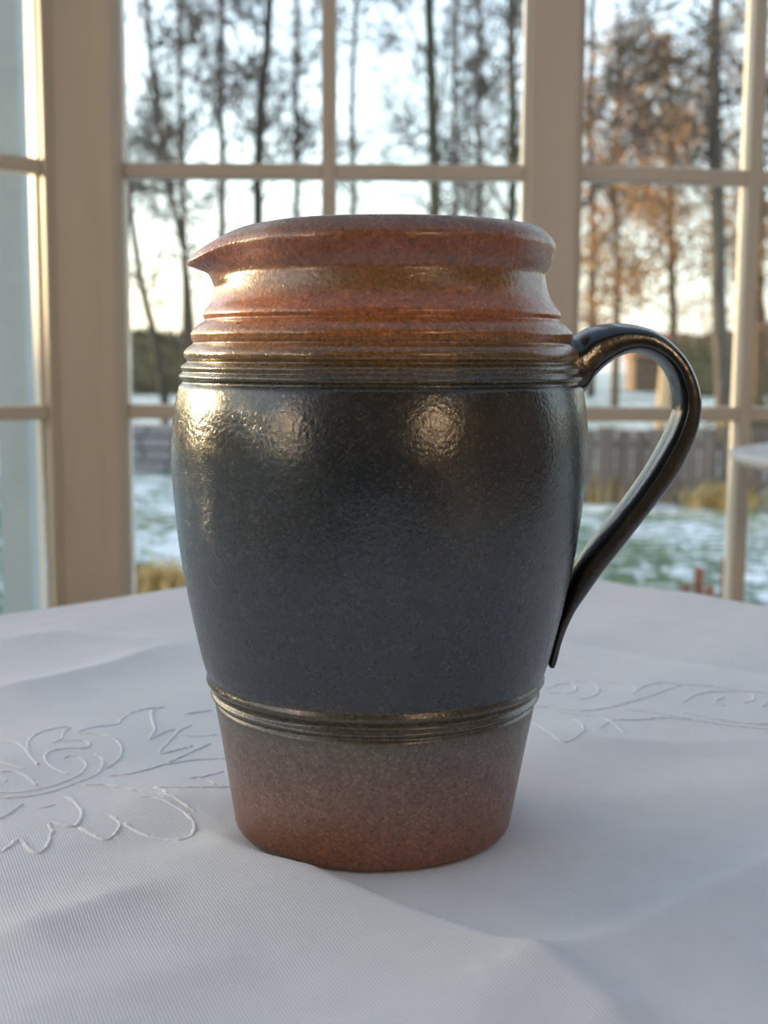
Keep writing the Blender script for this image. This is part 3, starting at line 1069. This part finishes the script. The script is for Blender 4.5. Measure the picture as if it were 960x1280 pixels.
# ------------------------------------------------------------------ trees
def grow(mb, p, d, length, r, depth, cfg):
    """one branch with its twigs, into mb"""
    n = 4 if depth else 5
    pts, rad = [p], [r]
    d = d / np.linalg.norm(d)
    q = p.copy()
    for i in range(n):
        d = d + rng.standard_normal(3) * cfg['wig'] + np.array([0, 0, cfg['up'] * .12])
        d /= np.linalg.norm(d)
        q = q + d * length / n
        pts.append(q)
        rad.append(max(r * (1 - (i + 1) / n * .85), cfg['rmin']))
    mb.tube(pts, rad, 4 if depth == 0 else 3, False)
    ends = [pts[-1]]
    if depth < cfg['levels']:
        for _ in range(cfg['kids'][depth]):
            t = random.uniform(.25, 1.0) * n
            i = min(int(t), n - 1)
            b = pts[i] + (pts[i + 1] - pts[i]) * (t - i)
            side = rng.standard_normal(3)
            side -= d * (side @ d)
            side /= np.linalg.norm(side)
            dd_ = d * .75 + side * random.uniform(.5, 1.0)
            ends += grow(mb, b, dd_, length * random.uniform(.35, .6), r * .45, depth + 1, cfg)
    return ends


def tree(label, line, depth, wpx, limbs, bark='bark', twig='twig', top=None, spread=2.2, lz=(2, 9), cfg=None, leaves=0, leaf_s=.07, group=None, angle=(.3, .9)):
    """bare tree: trunk along pixel points at a given distance, main branches as parts, twigs as one joined part"""
    c = dict(wig=.13, up=.5, rmin=.0085, levels=3, kids=(9, 4, 3))
    c.update(cfg or {})
    P = [at(px, py, depth) for px, py in line]
    P = sorted(P, key=lambda q: q[2])
    d0 = P[1] - P[0]
    base_ = P[0] + d0 * ((GZ - .1 - P[0][2]) / d0[2]) if P[0][2] > GZ else P[0]
    base_[0] = P[0][0] * .6 + base_[0] * .4
    P = [base_] + P
    topz = top or P[-1][2] + 3
    dl = P[-1] - P[-2]
    P.append(P[-1] + dl / dl[2] * (topz - P[-1][2]) * np.array([.6, .6, 1]))
    o0 = base_.copy()
    rt = wpx / FPX * depth / 2
    pts = smooth_line([q - o0 for q in P], 5)
    zmax = pts[-1][2]
    rad_ = [rt * max(.3, 1.2 - .6 * q[2] / zmax) for q in pts]
    t = empty('bare_tree' if not leaves else 'beech_tree', tuple(o0))
    tag(t, label, 'tree', group)
    pts = [q + np.array([rng.normal(0, rt * .12), 0, 0]) for q in pts]
    MB().tube(pts, rad_, 10).build('trunk', M[bark], t, True)
    A = np.array(pts)
    tw = MB()
    ends = []
    for k in range(limbs):
        z = lz[0] + (lz[1] - lz[0]) * (k + random.random()) / limbs
        if z > zmax * .97:
            continue
        b = np.array([np.interp(z, A[:, 2], A[:, i]) for i in range(3)])
        a = random.uniform(0, 2 * PI)
        el = random.uniform(*angle)
        d = np.array([math.cos(a) * math.cos(el), math.sin(a) * math.cos(el), math.sin(el)])
        Lh = spread * random.uniform(.6, 1.15) * (1 - .45 * z / max(zmax, lz[1]))
        r = rt * random.uniform(.18, .32)
        n = 5
        q, lp = b.copy(), [b]
        for i in range(n):
            d = d + rng.standard_normal(3) * .12 + np.array([0, 0, .06])
            d /= np.linalg.norm(d)
            q = q + d * Lh / n
            lp.append(q)
        MB().tube(lp, [max(r * (1 - i / n * .8), .008) for i in range(n + 1)], 5, False).build('branch', M[bark], t, True)
        for _ in range(c['kids'][0]):
            tt_ = random.uniform(.15, 1) * n
            i = min(int(tt_), n - 1)
            bb = lp[i] + (lp[i + 1] - lp[i]) * (tt_ - i)
            sd_ = rng.standard_normal(3)
            dd_ = d * .6 + sd_ / np.linalg.norm(sd_) * .8
            ends += grow(tw, bb, dd_, Lh * random.uniform(.3, .55), r * .4, 1, c)
    o = tw.build('twigs', M[twig], t)
    o['kind'] = 'stuff'
    if leaves and ends:
        lb = MB()
        for _ in range(leaves):
            q = ends[random.randrange(len(ends))] + rng.standard_normal(3) * .22
            a = rng.standard_normal(3)
            a /= np.linalg.norm(a)
            b = np.cross(a, rng.standard_normal(3))
            b /= np.linalg.norm(b) + 1e-9
            s = leaf_s * random.uniform(.6, 1.3)
            lb.add([q - a * s, q + b * s * .6, q + a * s, q - b * s * .6], [(0, 1, 2, 3)])
        o = lb.build('leaves', M['leaf'], t)
        o['kind'] = 'stuff'
    return t


tree('slender bare tree leaning left just right of the broad white post', [(183, -10), (195, 130), (212, 230), (232, 330), (240, 420)], 17, 8, 12, spread=1.7, lz=(2.6, 7.5))
tree('bare trunk standing upright between the leaning tree and the thick dark trunk', [(277, -10), (276, 120), (278, 200), (278, 330)], 20, 9, 12, spread=2.0, lz=(3, 8.5))
tree('thick dark bare tree left of the middle window bar', [(338, -10), (328, 120), (322, 230), (324, 330)], 18, 13, 14, spread=2.1, lz=(3, 8))
tree('thickest mossy tree trunk above the jug rim in the middle window', [(536, -10), (540, 120), (543, 220), (545, 330)], 17, 15, 10, 'bark_moss', spread=2.4, lz=(2.8, 8))
tree('mossy bare tree close to the left of the narrow white mullion', [(640, -10), (640, 120), (641, 220), (636, 330)], 21, 12, 12, 'bark_moss', spread=2.0, lz=(2.8, 9))
tree('young leaning tree low beside the broad white post', [(160, 220), (172, 330), (190, 410), (204, 490)], 19, 9, 4, spread=1.2, lz=(1.6, 4), top=6)
tree('stout tall tree with a straight trunk left of the right window bar', [(895, -10), (894, 120), (896, 260), (903, 480)], 16, 17, 14, 'bark_grey', 'twig', spread=2.4, lz=(2.4, 7.5))
tree('bare tree with long slanting boughs behind the right mullion', [(690, -10), (697, 150), (700, 330)], 14, 9, 13, spread=2.6, lz=(2.0, 6.5), angle=(.35, .8))
tree('rust leaved beech right of the narrow white mullion', [(775, 60), (770, 200), (772, 330), (770, 420)], 26, 9, 15, 'bark_warm', 'twig_warm', spread=2.8, lz=(1.2, 6), cfg=dict(kids=(7, 4, 2)), leaves=5200, leaf_s=.05, top=6.5)
tree('golden leaved beech behind the stout straight trunk', [(835, 60), (838, 200), (840, 330), (842, 420)], 24, 10, 17, 'bark_warm', 'twig_warm', spread=2.6, lz=(1.2, 6.5), cfg=dict(kids=(7, 4, 2)), leaves=6500, leaf_s=.05, top=7)
tree('reddish twiggy beech beyond the right window bar', [(945, 20), (950, 200), (948, 330), (950, 430)], 28, 14, 20, 'bark_warm', 'twig_warm', spread=2.8, lz=(1.0, 7.5), cfg=dict(kids=(7, 4, 2)), leaves=5200, leaf_s=.05, top=8)
tree('distant bare tree seen in the gap left of the leaning tree', [(225, 60), (228, 200), (230, 300), (232, 420)], 33, 8, 14, spread=3.0, lz=(2.5, 11), top=12)
tree('distant bare tree between the thick dark trunk and the mossy trunk', [(445, 0), (440, 120), (442, 260), (440, 400)], 31, 8, 10, spread=3.2, lz=(3.5, 11), top=12)
tree('distant bare tree between the two mossy trunks', [(600, 0), (597, 120), (600, 260), (598, 400)], 34, 8, 10, spread=3.2, lz=(3.5, 11), top=12)
tree('bare tree outside the left angled window', [(-30, 0), (-28, 200), (-25, 400)], 20, 13, 10, spread=2.4, lz=(2, 8))
tree('distant bare tree between the thick dark trunk and the middle window bar', [(372, 0), (370, 120), (371, 260), (372, 400)], 36, 8, 8, spread=3.2, lz=(3.5, 12), top=13)
tree('distant bare tree just right of the thickest mossy trunk', [(572, 0), (568, 120), (571, 260), (570, 400)], 38, 7, 7, spread=3.2, lz=(3.5, 13), top=14)
tree('distant bare tree just right of the narrow white mullion', [(742, 0), (738, 120), (741, 260), (740, 400)], 37, 9, 8, twig='twig_warm', spread=3.2, lz=(3, 12), top=13)
